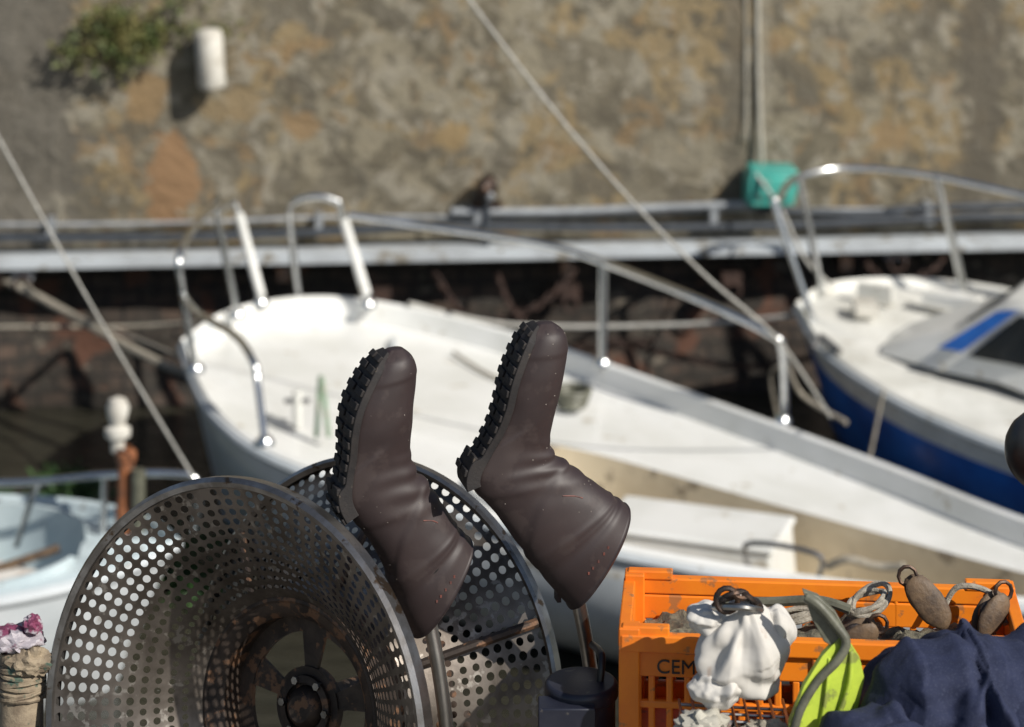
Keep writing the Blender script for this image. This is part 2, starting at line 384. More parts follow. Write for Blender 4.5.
b.prism(pr,(0,.2,0),'teal'); b.box((1.47,-.235,1.27),(.2,.02,.12),'teal'); o=b.obj('junction_box',bevel=.012); o.location=WL;o.rotation_euler=WR
b=MB(); b.tube([(1.44,-.04,1.35),(1.42,-.035,1.8),(1.41,-.035,2.6),(1.40,-.035,5)],.014,'conduit',smooth=10)
b.tube([(1.35,-.03,1.5),(1.34,-.03,5)],.008,'conduit'); o=b.obj('conduit_pipe'); o.location=WL;o.rotation_euler=WR
b=MB(); b.blob((-.15,-.12,1.27),(.06,.08,.08),'iron',3,.2,2); b.tube([(-.15,-.1,1.2),(-.16,-.12,1.05),(-.15,-.1,.95)],.022,'cabled'); b.box((-.15,-.05,1.15),(.16,.08,.06),'iron')
b.blob((-.14,-.17,1.24),(.03,.03,.035),'cable',2,.1,2); o=b.obj('mooring_valve'); o.location=WL;o.rotation_euler=WR
def chain(b,pts,k,link=.05,r=.008,n=14):
    P=catmull(pts,int(n))
    for i in range(len(P)-1):
        a,c=P[i],P[i+1]; d=(c-a); L=d.length
        if L<1e-6: continue
        d.normalize(); s_=d.orthogonal().normalized(); s_=Matrix.Rotation(math.pi/2*(i%2),3,d)@s_
        q=[]
        for j in range(12):
            t=2*math.pi*j/12; q.append((a+c)/2+d*math.cos(t)*L*.68+s_*math.sin(t)*L*.34)
        b.tube(q,r,k,6,closed=True)
b=MB()
chain(b,[(-.45,-.1,.8),(-.25,-.2,.55),(.1,-.25,.62),(.35,-.15,.8)],'rust',n=24,r=.008)
chain(b,[(-.1,-.05,.8),(0,-.3,.6),(.25,-.6,.5),(.7,-.9,.62)],'rust',n=28,r=.008)
chain(b,[(2.0,-.1,.84),(2.15,-.2,.7),(2.4,-.2,.78),(2.5,-.1,.86)],'rust',n=18,r=.008)
chain(b,[(.45,-.5,.52),(1.2,-.75,.42),(1.75,-.9,.55)],'rust',n=36,r=.008)
o=b.obj('mooring_chain'); o.location=WL;o.rotation_euler=WR
b=MB()
for x,z,s_ in ((-.75,.66,.07),(.32,.66,.07),(1.25,.72,.07),(-2.75,.84,.07),(2.2,.86,.08)):
    b.box((x,-.06,z),(s_*1.6,.16,s_),'rust' if z<.8 else 'cable'); b.tube([(x+s_*.6*math.cos(t/12*6.283),-.16,z-.05+s_*.6*math.sin(t/12*6.283)) for t in range(12)],.010,'rust',8,closed=True)
o=b.obj('mooring_ring'); o.location=WL;o.rotation_euler=WR
def foliage(name,c,rad,n,k,size,seed=1,stems=12):
    rnd=random.Random(seed); b=MB(); c=V(c)
    cl=[V((rnd.gauss(0,.5)*rad[0],rnd.gauss(0,.5)*rad[1],rnd.gauss(0,.5)*rad[2])) for _ in range(stems)]
    for q in cl: b.tube([c+V((0,.1,-.02)),c+q*.5+V((0,0,.03)),c+q],.004,k,5,smooth=5)
    for i in range(n):
        q=cl[rnd.randrange(stems)]+V((rnd.gauss(0,.2)*rad[0],rnd.gauss(0,.2)*rad[1],rnd.gauss(0,.2)*rad[2]))
        d=V((rnd.gauss(0,1),rnd.gauss(0,1)-.4,rnd.gauss(0,1)+.4)).normalized(); s_=d.orthogonal().normalized(); s_=Matrix.Rotation(rnd.random()*6.28,3,d)@s_
        L=size*rnd.uniform(.6,1.4); p=c+q
        b.add([p,p+d*L*.5+s_*L*.22,p+d*L,p+d*L*.5-s_*L*.22],[[0,1,2,3]],k)
    return b.obj(name,smooth=False)
o=foliage('wall_plant',(-2.14,-.12,2.17),(.29,.10,.19),1300,'leaf',.045,seed=9,stems=24); o.location=WL;o.rotation_euler=WR
foliage('seaweed_clump',(-1.85,11.75,.06),(.35,.35,.1),1500,'weed',.07,seed=5,stems=24)
foliage('seaweed_clump',(-2.35,12.5,.05),(.3,.3,.08),900,'weed',.06,seed=8,stems=18)

# ------------------------------------------------------------------ boats
def boat(name, F, N, ck=None, hull=('gel','gel','gel'), deck='gel', inside='beige', bul=.07, depth=.42, tfar=.33, tnear=.90, ns=110, splits=(.16,.62)):
    e=empty(name); Fp=catmull(F,ns); Np=catmull(N,ns); m=len(F)-1
    b=MB(); keel=-.22; K=14
    rowsF=[];rowsN=[]
    ax=((Fp[-1]+Np[-1])-(Fp[0]+Np[0])).normalized(); ax.z=0
    for i in range(ns+1):
        s_=i/ns; f,n_=Fp[i],Np[i]; mid=(f+n_)/2
        sharp=max(0,1-s_/.45); p=2.8-1.5*sharp
        rf=[];rn=[]
        for k in range(K+1):
            t=k/K; z=f.z+(keel-f.z)*t; w=1-t**p
            mm=mid+ax*(.35*t*sharp)
            rf.append(V((mm.x+(f.x-mid.x)*w,mm.y+(f.y-mid.y)*w,z))); z2=n_.z+(keel-n_.z)*t
            rn.append(V((mm.x+(n_.x-mid.x)*w,mm.y+(n_.y-mid.y)*w,z2)))
        rowsF.append(rf);rowsN.append(rn)
    ks=[0,max(1,int(splits[0]*K)),int(splits[1]*K),K]
    for a in range(3):
        for rows in (rowsF,rowsN): b.grid([r[ks[a]:ks[a+1]+1] for r in rows],hull[a],flip=rows is rowsN)
    b.add(rowsF[-1]+rowsN[-1][::-1],[list(range(2*K+2))],hull[1])
    b.obj('hull',parent=e,merge=True,angle=50)
    b=MB()
    b.tube([p+V((0,0,-.03)) for p in Fp],.022,'hullgrey',8); b.tube([p+V((0,0,-.03)) for p in Np],.022,'hullgrey',8)
    b.obj('rub_rail',parent=e)
    b=MB(); rows=[]; info=[]
    for i in range(ns+1):
        q=i/ns*m; f,n_=Fp[i],Np[i]; a=n_-f
        wid=max(a.length,.05); lip=min(.05/wid,.2)
        e_=0
        if ck and ck[0]<q<ck[1]:
            u=(q-(ck[0]+ck[1])/2)/((ck[1]-ck[0])/2); e_=(1-abs(u)**3.2)**.5
        tc=(tfar+tnear)/2; t1=tc-(tc-tfar)*(.3+.7*e_); t2=tc+(tnear-tc)*(.3+.7*e_)
        on = e_>0.05
        cm=.035 if on else 0; dp=depth if on else bul*.95; lw=.03/wid
        prof=[(0,0),(lip*.6,.012),(lip,0),(lip*1.25,-bul)]
        for g in (.33,.66): prof.append((lip*1.25+(t1-lip*1.25)*g,-bul+.02*g))
        prof+= [(t1-lw,-bul+.02),(t1-lw*.8,-bul+.02+cm),(t1,-bul+.02+cm),(t1+lw*.5,-dp+.01),(tc,-dp+(.0 if on else .035)),(t2-lw*.5,-dp+.01),(t2,-bul+.02+cm),(t2+lw*.8,-bul+.02+cm),(t2+lw,-bul+.02)]
        prof+=[((t2+lw)+((1-lip*1.25)-(t2+lw))*.5,-bul+.01),(1-lip*1.25,-bul),(1-lip,0),(1-lip*.6,.012),(1,0)]
        rows.append([f+a*t+V((0,0,z)) for t,z in prof]); info.append(on)
    n=len(rows[0])
    vs=[x for r in rows for x in r]; fd=[];fi=[]
    for i in range(ns):
        for j in range(n-1):
            fc=[i*n+j,(i+1)*n+j,(i+1)*n+j+1,i*n+j+1]
            (fi if (info[i] and info[i+1] and 8<=j<=11) else fd).append(fc)
    b.add(vs,fd,deck); b.add(vs,fi,inside)
    b.obj('deck',parent=e,merge=True,angle=32)
    return e,Fp,Np
F=[(-1.66,12.56,.88),(-1.47,13.12,.88),(-1.05,13.4,.87),(-.55,13.35,.83),(.1,13.0,.77),(.6,12.6,.72),(1.2,12.0,.68),(1.75,11.4,.65),(2.2,10.85,.63),(2.75,10.25,.63)]
N=[(-1.66,12.55,.88),(-1.53,12.0,.88),(-1.36,11.5,.86),(-1.08,11.1,.82),(-.6,10.8,.76),(-.1,10.6,.71),(.5,10.35,.66),(1.2,10.15,.62),(1.8,9.98,.62),(2.45,9.8,.63)]
mb,Fp,Np=boat('fishing_boat',F,N,ck=(4.45,8.9),hull=('gel','hullgrey','navyhull'),bul=.11,depth=.38,splits=(.2,.8),tfar=.45,tnear=.90)
ang=math.radians(-20)
b=MB(); R=Matrix.Rotation(ang,3,'Z')
b.box((.80,10.82,.42),(.80,.42,.34),'gel',R,.94); b.box((.80,10.82,.60),(.78,.42,.03),'gel',R); b.obj('engine_box',parent=mb,smooth=False,bevel=.02)
b=MB()
b.tube([(-.62,13.05,.745),(-.58,12.3,.77),(-.50,11.6,.74)],.016,'hullgrey',8,smooth=12)
for p,h in (((-1.0,11.65,.75),.17),): b.tube([p,(p[0],p[1],p[2]+h)],.022,'gel2',12); b.tube([(p[0]-.06,p[1],p[2]+h*.7),(p[0]+.06,p[1],p[2]+h*.7)],.012,'steel')
b.tube([(-.90,11.5,.75),(-.885,11.5,.98),(-.87,11.45,1.03),(-.84,11.45,.77)],.012,'ropeg',smooth=8)
for q in range(4):
    b.tube([(.29+(.07+.008*q)*math.cos(t/16*6.283),12.25+(.09)*math.sin(t/16*6.283),.67+q*.02) for t in range(16)],.013,'olive',6,closed=True)
b.tube([(-.3,12.9,.72),(-.1,12.6,.69),(.15,12.4,.68),(.29,12.25,.70)],.010,'rope',smooth=12)
b.tube([(.98,10.34,.60),(.98,10.34,.70),(1.25,10.22,.70),(1.25,10.22,.60)],.012,'steel',smooth=14)
b.tube([(1.3,10.3,.62),(1.38,10.25,.67),(1.5,10.25,.64),(1.6,10.2,.66)],.016,'rope',smooth=14)
b.tube([(.1,11.0,.34),(.6,11.1,.33),(1.4,10.6,.30)],.02,'brown',smooth=10)
b.blob((.25,10.9,.33),(.10,.08,.05),'rope',3,.3,2); b.blob((1.5,10.5,.30),(.14,.1,.06),'olive',3,.3,2)
b.obj('deck_gear',parent=mb,bevel=.004)
b=MB(); r=.018
b.tube([(-1.53,12.1,.86),(-1.592,12.1,1.236),(-1.61,12.1,1.42),(-1.57,12.4,1.50),(-1.50,12.9,1.49),(-1.54,13.0,1.44),(-1.43,13.0,.9)],r,'rail',smooth=40)
b.tube([(-1.33,13.3,.88),(-1.463,13.3,1.37),(-1.50,13.15,1.43),(-1.53,13.0,1.42)],.020,'rail',smooth=20)
b.tube([(-1.145,13.4,.88),(-1.19,13.4,1.27),(-1.17,13.35,1.38),(-1.05,13.3,1.43),(-.95,13.3,1.41),(-.905,13.3,1.34),(-.766,13.3,.88)],.020,'rail',smooth=44)
# white tubes added over two stanchions to imitate bright glare on the metal
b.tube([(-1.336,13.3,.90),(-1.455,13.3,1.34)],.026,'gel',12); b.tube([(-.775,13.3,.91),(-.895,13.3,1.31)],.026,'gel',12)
b.tube([(-1.592,12.1,1.236),(-1.5,11.9,1.21),(-1.285,11.6,1.19),(-1.18,11.4,1.13),(-1.155,11.35,1.05),(-1.105,11.18,.84)],r,'rail',smooth=30)
b.tube([(-.87,13.3,1.33),(-.33,13.25,1.265),(.146,13.0,1.256),(.464,12.75,1.224),(.917,12.2,1.184),(1.22,11.95,1.10),(1.29,11.93,1.02),(1.31,12.0,.68)],.021,'rail',smooth=60)
b.tube([(.464,12.75,1.224),(.46,12.68,.74)],.023,'rail')
for p in ((-1.53,12.1,.885),(-1.43,13.0,.89),(-1.33,13.22,.89),(-.766,13.3,.86),(-1.105,11.18,.84),(1.29,11.93,.69),(.46,12.68,.735)): b.lathe([(0,.02),(.03,.02),(.045,0),(.045,-.02)],'rail',Matrix.Translation(V(p)),16)
b.obj('pulpit_rail',parent=mb)

F2=[(1.52,13.36,.84),(1.72,13.72,.85),(2.1,13.88,.84),(2.55,13.85,.82),(3.1,13.6,.78),(3.8,13.2,.75),(4.6,12.7,.75)]
N2=[(1.52,13.33,.84),(1.58,12.75,.80),(1.76,12.25,.77),(2.02,11.85,.73),(2.42,11.4,.70),(3.05,10.95,.68),(3.8,10.6,.68)]
b2,F2p,N2p=boat('motor_boat',F2,N2,ck=None,hull=('gel2','blue','navyhull'),deck='gel2',bul=.035,splits=(.17,.5))
o2=V((1.52,13.33,0)); u2=V((.85,-.53,0)).normalized(); w2=V((.53,.85,0)).normalized()
def L2(a,bb,z): return o2+u2*a+w2*bb+V((0,0,z))
b=MB()
def sec(a,z0,z1,hw):
    return [L2(a,-hw,z0),L2(a,-hw*.9,z1-.03),L2(a,-hw*.8,z1),L2(a,0,z1+.03),L2(a,hw*.8,z1),L2(a,hw*.9,z1-.03),L2(a,hw,z0)]
b.grid([sec(.62,.78,.80,.36),sec(.95,.78,.94,.46),sec(1.05,.78,.96,.48),sec(1.32,.78,1.16,.50),sec(1.5,.76,1.19,.54),sec(2.7,.76,1.2,.6)],'gel')
r_=sec(2.7,.76,1.2,.6); b.add(r_,[list(range(7))],'gel')
b.obj('cabin',parent=b2,angle=25)
b=MB()
def sidepoly(pts,off,k):
    q=[L2(a,-(.50+(a-1.3)*.06)-off+(.03 if z>.95 else 0),z) for a,z in pts]; b.prism(q,w2*.01,k)
sidepoly([(1.0,.90),(1.30,1.12),(1.42,1.145),(1.13,.90)],.012,'blue')
sidepoly([(1.16,.885),(1.42,1.12),(2.0,1.13),(2.0,.885)],.014,'glass')
sidepoly([(2.06,.885),(2.06,1.13),(2.6,1.13),(2.6,.885)],.014,'glass')
b.prism([L2(1.10,-.34,1.005),L2(1.10,.34,1.005),L2(1.27,.34,1.14),L2(1.27,-.34,1.14)],V((-.01,.006,.010)),'glass')
b.box(L2(.7,.45,.87),(.3,.12,.06),'gel',Matrix.Rotation(math.radians(-30),3,'Z')); b.box(L2(.35,.1,.86),(.12,.16,.06),'lampw'); b.box(L2(.3,.35,.87),(.2,.05,.09),'gel2',Matrix.Rotation(math.radians(-30),3,'Z'))
b.tube([L2(.35,-.55,.81),L2(.37,-.5,.86),L2(.5,-.55,.81)],.02,'steel')
b.obj('cabin_windows',parent=b2,smooth=False,bevel=.006)
b=MB()
b.tube([(1.585,13.15,.8),(1.40,13.25,1.37),(1.42,13.3,1.41),(1.53,13.6,1.45),(1.75,13.75,1.47),(2.0,13.75,1.475),(2.31,13.6,1.468),(2.76,13.4,1.41),(3.6,13.1,1.3),(3.7,13.1,.78)],.019,'rail',smooth=80)
b.tube([(1.567,13.6,1.45),(1.69,13.6,.82)],.02,'rail'); b.tube([(2.31,13.6,1.468),(2.473,13.6,.80)],.022,'rail'); b.tube([(3.0,13.35,1.38),(3.1,13.4,.8)],.02,'rail')
b.obj('pulpit_rail',parent=b2)
b=MB(); b.blob((1.72,12.02,.33),(.07,.07,.11),'rope',3,.05,2); b.tube([(1.72,12.05,.45),(1.8,12.1,.78)],.008,'rope'); b.obj('boat_fender')

F3=[(-1.42,10.62,.62),(-1.62,10.92,.62),(-2.0,11.15,.60),(-2.5,11.25,.58),(-3.2,11.25,.57),(-4.0,11.2,.57)]
N3=[(-1.42,10.6,.62),(-1.62,10.3,.62),(-2.0,10.08,.60),(-2.5,9.97,.58),(-3.2,9.95,.57),(-4.0,10.0,.57)]
b3,_,_=boat('dinghy',F3,N3,ck=(1.6,4.8),hull=('hullgrey','hullgrey','navyhull'),deck='paleblue',inside='paleblue',bul=.05,depth=.3,tfar=.1,tnear=.9,splits=(.2,.8))
b=MB()
b.tube([(-2.9,10.85,.77),(-2.15,10.8,.79),(-1.75,10.75,.84),(-1.45,10.75,.845),(-1.35,10.75,.80),(-1.36,10.72,.60)],.016,'rail',smooth=30)
b.tube([(-2.05,10.8,.79),(-2.14,10.78,.52)],.014,'rail'); b.tube([(-1.75,10.75,.84),(-1.76,10.75,.55)],.014,'rail')
b.blob((-2.15,10.45,.5),(.22,.15,.06),'rag',4,.3,1.5,'fold',2)
b.box((-2.35,10.6,.42),(.1,1.0,.04),'gel2'); b.tube([(-2.6,10.3,.45),(-1.9,10.5,.62)],.018,'brown')
b.obj('rail',parent=b3)
b=MB(); T=Matrix.Translation(V((-1.66,10.75,.60)))
b.lathe([(0,0),(.045,0),(.045,.10),(.036,.12),(.036,.30),(.045,.31),(.045,.34),(.03,.35),(.03,.36)],'copper',T,20)
T=Matrix.Translation(V((-1.70,10.78,.93)))
b.lathe([(0,0),(.03,0),(.03,.05),(.055,.07),(.055,.10),(.03,.115),(.042,.15),(.05,.19),(.035,.225),(0,.24)],'lampw',T,24)
b.tube([(-1.60,10.7,.62),(-1.60,10.7,.88)],.03,'olive',12); b.obj('navigation_light')

# ------------------------------------------------------------------ ropes
def rope(name,pts,r,k='rope',sm=30):
    b=MB(); b.tube(pts,r,k,8,smooth=sm); b.obj(name)
rope('mooring_rope',[(-1.35,10.9,4.5),(-.185,11.0,2.84),(.387,11.0,2.114),(.827,11.0,1.652),(1.18,11.15,1.31),(1.49,11.7,.78)],.0068,'ropew')
rope('mooring_rope',[(-3.4,10.5,4.6),(-2.15,10.5,2.33),(-1.73,10.5,1.576),(-1.35,10.6,.88)],.0058,'ropew')
rope('mooring_rope',[(-2.85,14.0,.80),(-2.55,13.8,.72),(-2.1,13.3,.66),(-1.7,12.9,.62),(-1.5,12.7,.7)],.024)
rope('mooring_rope',[(-2.75,14.0,.8),(-2.5,13.6,.76),(-2.0,13.0,.78),(-1.62,12.4,.84)],.010)
rope('mooring_rope',[(-5,13.8,.6),(-2.7,13.7,.62),(-1.9,13.6,.66),(-1.4,13.2,.85)],.010,'rope')
rope('mooring_rope',[(-.55,13.3,.86),(.0,13.6,.66),(.9,13.6,.66),(1.5,13.35,.78)],.012,'ropew')
rope('mooring_rope',[(1.38,14.2,1.35),(1.5,14.0,1.2),(1.6,13.7,1.0),(1.75,13.6,.86)],.010,'ropew')
rope('mooring_rope',[(1.30,12.05,1.0),(1.42,12.3,.7),(1.62,12.1,.62)],.012)
b=MB(); b.blob((1.33,12.5,.42),(.07,.07,.09),'copper',3,.04,2); b.tube([(1.33,12.5,.5),(1.28,12.4,.75),(1.3,12.1,.9)],.008,'rope',smooth=8); b.obj('float_buoy')

# ------------------------------------------------------------------ line-hauler reel
axis=V((-.53,-.82,.18)).normalized(); ex=V((0,0,1)).cross(axis).normalized(); ey=axis.cross(ex)
RC=V((-.560,4.92,2.375))
T=Matrix.Translation(RC)@Matrix((ex,ey,axis)).transposed().to_4x4()
reel=empty('line_hauler_reel')
def perforated(b,Ro,ri,h0,h1,bulge,nr=12,na=92,k='reel',hole=.31):
    def P(u,v):
        t=u/nr; r=ri+(Ro-ri)*t; h=h1+(h0-h1)*t + bulge*math.sin(math.pi*t)
        a=2*math.pi*v/na; return T@V((r*math.cos(a),r*math.sin(a),h))
    vs=[];fs=[]
    for i in range(nr):
        for j in range(na):
            o=len(vs); n=16
            rr=(ri+(Ro-ri)*(i+.5)/nr)*2*math.pi/na; cr=math.hypot(Ro-ri,h0-h1)/nr
            hr=min(rr,cr)*hole*1.1*(1+.05*math.sin(i*7.1+j*3.7))
            for q in range(n):
                t=2*math.pi*q/n; cx,cy=math.cos(t),math.sin(t); m_=max(abs(cx),abs(cy))
                vs.append(P(i+.5+.5*cx/m_,j+.5+.5*cy/m_))
            if i==0 or (i==nr-1 and j%23==4):
                fs.append([o+q for q in range(n)]); continue
            for q in range(n):
                t=2*math.pi*q/n; vs.append(P(i+.5+math.cos(t)*hr/cr,j+.5+math.sin(t)*hr/rr))
            for q in range(n): fs.append([o+q,o+(q+1)%n,o+n+(q+1)%n,o+n+q])
    b.add(vs,fs,k)
b=MB(); perforated(b,.455,.215,0,-.20,.022); b.obj('front_flange',parent=reel)
b=MB(); perforated(b,.455,.215,-.50,-.30,-.022); b.obj('rear_flange',parent=reel)
b=MB()
def ringpts(r,h,n=96): return [T@V((r*math.cos(2*math.pi*i/n),r*math.sin(2*math.pi*i/n),h)) for i in range(n)]
b.lathe([(.452,-.012),(.456,.006),(.466,.012),(.475,.004),(.475,-.024),(.466,-.028),(.456,-.020)],'reel_rim',T,96)
b.lathe([(.452,-.488),(.456,-.506),(.464,-.510),(.471,-.503),(.471,-.482),(.464,-.478),(.454,-.484)],'reel_rim',T,96)
b.tube(ringpts(.216,-.20),.008,'reel_dark',8,closed=True)
b.obj('rims',parent=reel)
b=MB()
b.lathe([(.217,-.195),(.195,-.20),(.18,-.215),(.177,-.31),(.217,-.305),(.214,-.25),(.217,-.2)],'reel_dark',T,64)
NS=5
def ann(r0,r1,a0,a1,h,th,k,n=10):
    pts=[]
    for q in range(n+1): a=a0+(a1-a0)*q/n; pts.append(V((r1*math.cos(a),r1*math.sin(a),h)))
    for q in range(n,-1,-1): a=a0+(a1-a0)*q/n; pts.append(V((r0*math.cos(a),r0*math.sin(a),h)))
    m_=len(pts); vs=[T@p for p in pts]+[T@(p+V((0,0,-th))) for p in pts]
    fs=[]
    for q in range(n):
        fs.append([q,q+1,m_-2-q,m_-1-q]); fs.append([m_+q+1,m_+q,m_+m_-1-q,m_+m_-2-q])
    for q in range(m_): fs.append([q,(q+1)%m_,m_+(q+1)%m_,m_+q][::-1])
    b.add(vs,fs,k)
ann(.145,.179,0,2*math.pi-.0001,-.262,.012,'reel_dark',60); ann(.0,.078,0,2*math.pi-.0001,-.260,.02,'reel_dark',40)
for q in range(NS):
    a=q*2*math.pi/NS+.35; ann(.07,.155,a-.20,a+.20,-.264,.01,'reel_dark',6)
b.lathe([(0,-.232),(.026,-.232),(.034,-.238),(.040,-.25),(.042,-.262)],'reel_dark',T,28)
b.lathe([(.048,-.248),(.062,-.25),(.062,-.262)],'reel_dark',T,28)
for q in range(6):
    a=q*math.pi/3; b.lathe([(0,-.243),(.008,-.243),(.008,-.262)],'reel_rim',T@Matrix.Translation(V((.055*math.cos(a),.055*math.sin(a),0))),6)
b.obj('hub',parent=reel,angle=35)
b=MB()
for q in range(6):
    a=q*math.pi/3+.5; p0=T@V((.2*math.cos(a),.2*math.sin(a),-.29)); p1=T@V((.452*math.cos(a),.452*math.sin(a),-.485)); b.tube([p0,p1],.010,'reel_dark',8)
b.obj('rear_spokes',parent=reel)
b=MB(); pa=T@V((0,0,-.26)); pb=T@V((0,0,-.72)); b.tube([pa,pb],.03,'reel_dark',16)
b.tube([pb+V((0,0,.05)),(pb.x,pb.y,1.62)],.045,'reel_dark',16); b.tube([pb,(pb.x+.35,pb.y+.1,1.62)],.02,'reel_dark'); b.box((pb.x,pb.y,1.635),(.36,.36,.03),'reel_dark')
b.obj('stand',parent=reel)

# ------------------------------------------------------------------ boots (profile units: 2 mm)
def boot(name, loc, prof, sole_to, yaw=0, scale=.002, seed=0):
    e=empty(name,loc,(0,0,yaw)); NR=168; rnd=random.Random(seed)
    def P2(u,v): return V((u*scale,0,-v*scale))
    A=catmull([P2(p[0],p[1]) for p in prof],NR); Bq=catmull([P2(p[2],p[3]) for p in prof],NR); W=catmull([V((p[4],0,0)) for p in prof],NR)
    m=len(prof)-1; n=64
    def ring(A_,B_,w,sc=1.0,sq=.84):
        c=(A_+B_)/2; h=(A_-B_)/2; out=[]
        for j in range(n):
            t=2*math.pi*j/n; ct,st=math.cos(t),math.sin(t)
            cc=math.copysign(abs(ct)**sq,ct); ss=math.copysign(abs(st)**sq,st)
            out.append(c+h*cc*sc+V((0,w*ss*sc,0)))
        return out
    b=MB(); rows=[]
    def sg(x): return 1/(1+math.exp(-max(-40,min(40,x))))
    for i in range(NR+1):
        q=i/NR*m; r_=ring(A[i],Bq[i],W[i].x)
        ank=math.exp(-((q-7.4)/1.4)**2)
        collar=.0040*sg((q-(m-.62))*34)-.0018*math.exp(-((q-(m-.72))/.05)**2)+.0022*math.exp(-((q-(m-1.0))/.05)**2); toe=.0024*sg((2.1-q)*18)
        c=(A[i]+Bq[i])/2; r2=[]
        for j,p in enumerate(r_):
            th=2*math.pi*j/n
            over=.0048*sg(((q-8.7)+1.3*math.cos(th))*26)
            counter=.0040*sg((q-5.6+1.6*(math.cos(th)+.55))*20)*sg((8.3-q)*20)*sg((-math.cos(th)-.05)*10)
            rand_=.0030*sg((-math.cos(th)-.62)*22)*sg((7.4-q)*8)
            wr=math.sin(q*7+noise.noise(p*9+V((seed,1,1)))*2.4+.6*math.sin(th*2))
            d=noise.fractal(p*7+V((seed,0,0)),1,2,3)*.0042+ank*.0026*wr*max(0,.35+math.cos(th)*.85)+collar+toe+over+counter+rand_
            r2.append(p+(p-c).normalized()*d if (p-c).length>1e-5 else p)
        rows.append(r2)
    b.grid([[sum(rows[0],V())/n]*n]+rows,'rubber',True,flip=True)
    axisd=((A[NR]+Bq[NR])-(A[NR-6]+Bq[NR-6])).normalized()
    last=rows[-1]; cl=sum(last,V())/n
    lip=[p+(p-cl).normalized()*.003 for p in last]
    def sh(ringp,sc,off): return [cl+(p-cl)*sc+axisd*off for p in ringp]
    b.grid([last,sh(lip,1.0,.003),sh(last,.98,.008),sh(last,.93,.006)],'rubber',True,flip=True)
    b.grid([sh(last,.93,.006),sh(last,.88,-.03),sh(last,.8,-.09),sh(last,.05,-.12)],'inner',True,flip=True)
    b.obj('upper',parent=e,merge=True,angle=70)
    b=MB()
    ia=int((m-.30)/m*NR)
    for q in range(5):
        f=50-q*1.1; j=int(f); p=rows[ia][j]*(1-(f-j))+rows[ia][j+1]*(f-j); b.box(p+V((0,-.0003,0)),(.0038,.0016,.0055),'red')
    ib=int(9.2/m*NR); b.tube([rows[ib][54],rows[ib-3][53],rows[ib-6][51]],.0013,'red',6,smooth=6)
    b.box(rows[NR-4][32]+V((-.002,0,0)),(.008,.026,.022),'rubber')
    for _ in range(30):      # flecks of dried mud
        i=rnd.randrange(8,int(NR*.93)); j=rnd.randrange(34,62); p=rows[i][j]; s_=rnd.uniform(.0004,.0012)
        b.blob(p,(s_*rnd.uniform(.8,1.8),s_*.5,s_*rnd.uniform(.8,1.8)),'mud',1,.3,2,seed=i)
    b.obj('trim',parent=e)
    b=MB(); i0=5; i1=int(sole_to/m*NR); rowsS=[]; acc=0
    for i in range(i0,i1+1):
        q=i/NR*m; h=(A[i]-Bq[i]).normalized()
        tg=(Bq[min(i+3,NR)]-Bq[max(i-3,0)]).normalized(); nrm=V((tg.z,0,-tg.x))
        if nrm.dot(h)>0: nrm=-nrm
        heel = sg((q-6.45)*16)
        th=.005+.013*heel; w=W[i].x*(1.04 if q>1.2 else .98)
        B0=Bq[i]-nrm*.011; B1=Bq[i]+nrm*th
        rowsS.append([B0+V((0,-w,0)),B1+V((0,-w,0)),B1+V((0,w,0)),B0+V((0,w,0))])
        acc+=(Bq[i]-Bq[i-1]).length
        if acc>.0225*rnd.uniform(.92,1.08) and i>i0+2:
            acc=0
            R=Matrix((tg,V((0,1,0)),tg.cross(V((0,1,0))))).transposed()
            for sgn in (-1,1):
                b.box(B1+nrm*.001+V((0,sgn*w*.54,0)),(.0145,w*.84,.009),'sole',R,.9)
    b.grid(rowsS,'sole',True)
    b.add(rowsS[0],[[0,1,2,3]],'sole'); b.add(rowsS[-1],[[3,2,1,0]],'sole')
    b.obj('sole',parent=e,angle=30,bevel=.0018)
    return e
pr=[(7,0,-5,0,.012),(18,9,-17,8,.036),(21,26,-28,27,.046),(18,50,-38,52,.050),(12,78,-44,77,.048),(6,103,-52,99,.042),(5,120,-63,118,.038),(11,133,-76,142,.040),(27,146,-72,160,.044),(46,162,-48,190,.050),(66,179,-18,230,.058),(82,194,26,279,.064)]
boot('rubber_boot',(.066,5.0,3.156),pr,7.6,math.radians(14),seed=1)
pl=[(7,0,-5,0,.012),(16,8,-20,10,.036),(20,22,-34,30,.046),(19,45,-45,52,.050),(17,70,-50,76,.048),(15,92,-51,98,.042),(16,107,-54,118,.039),(22,123,-55,142,.041),(34,142,-43,166,.045),(48,162,-26,192,.050),(62,182,-6,228,.056),(76,202,20,284,.062)]
boot('rubber_boot',(-.234,5.0,3.104),pl,7.6,math.radians(20),seed=5)
b=MB(); b.tube([(-.20,5.0,2.70),(-.165,5.0,2.56),(-.13,4.98,2.35),(-.10,5.0,1.95),(-.08,5.02,1.62)],.0145,'steel',16,smooth=24); b.box((-.08,5.02,1.63),(.14,.14,.02),'iron'); b.obj('boot_stand_pole')
b=MB(); b.tube([(.09,5.0,2.76),(.125,5.0,2.63),(.155,5.02,2.47),(.17,5.05,2.3),(.17,5.05,1.7)],.0145,'steel',16,smooth=24); b.box((.17,5.05,1.63),(.14,.14,.02),'iron'); b.obj('boot_stand_pole')
b=MB(); T2=Matrix.Translation(V((.135,4.86,2.50)))
b.lathe([(0,0),(.066,0),(.072,-.006),(.072,-.026),(.066,-.032),(.066,-.3),(.072,-.31),(.072,-.87)],'navybox',T2,40)
b.box((.105,4.80,2.45),(.11,.06,.07),'navybox'); b.tube([(.17,4.86,2.49),(.175,4.88,2.54),(.16,4.98,2.52)],.008,'black',8,smooth=8)
b.obj('winch_motor',bevel=.003)

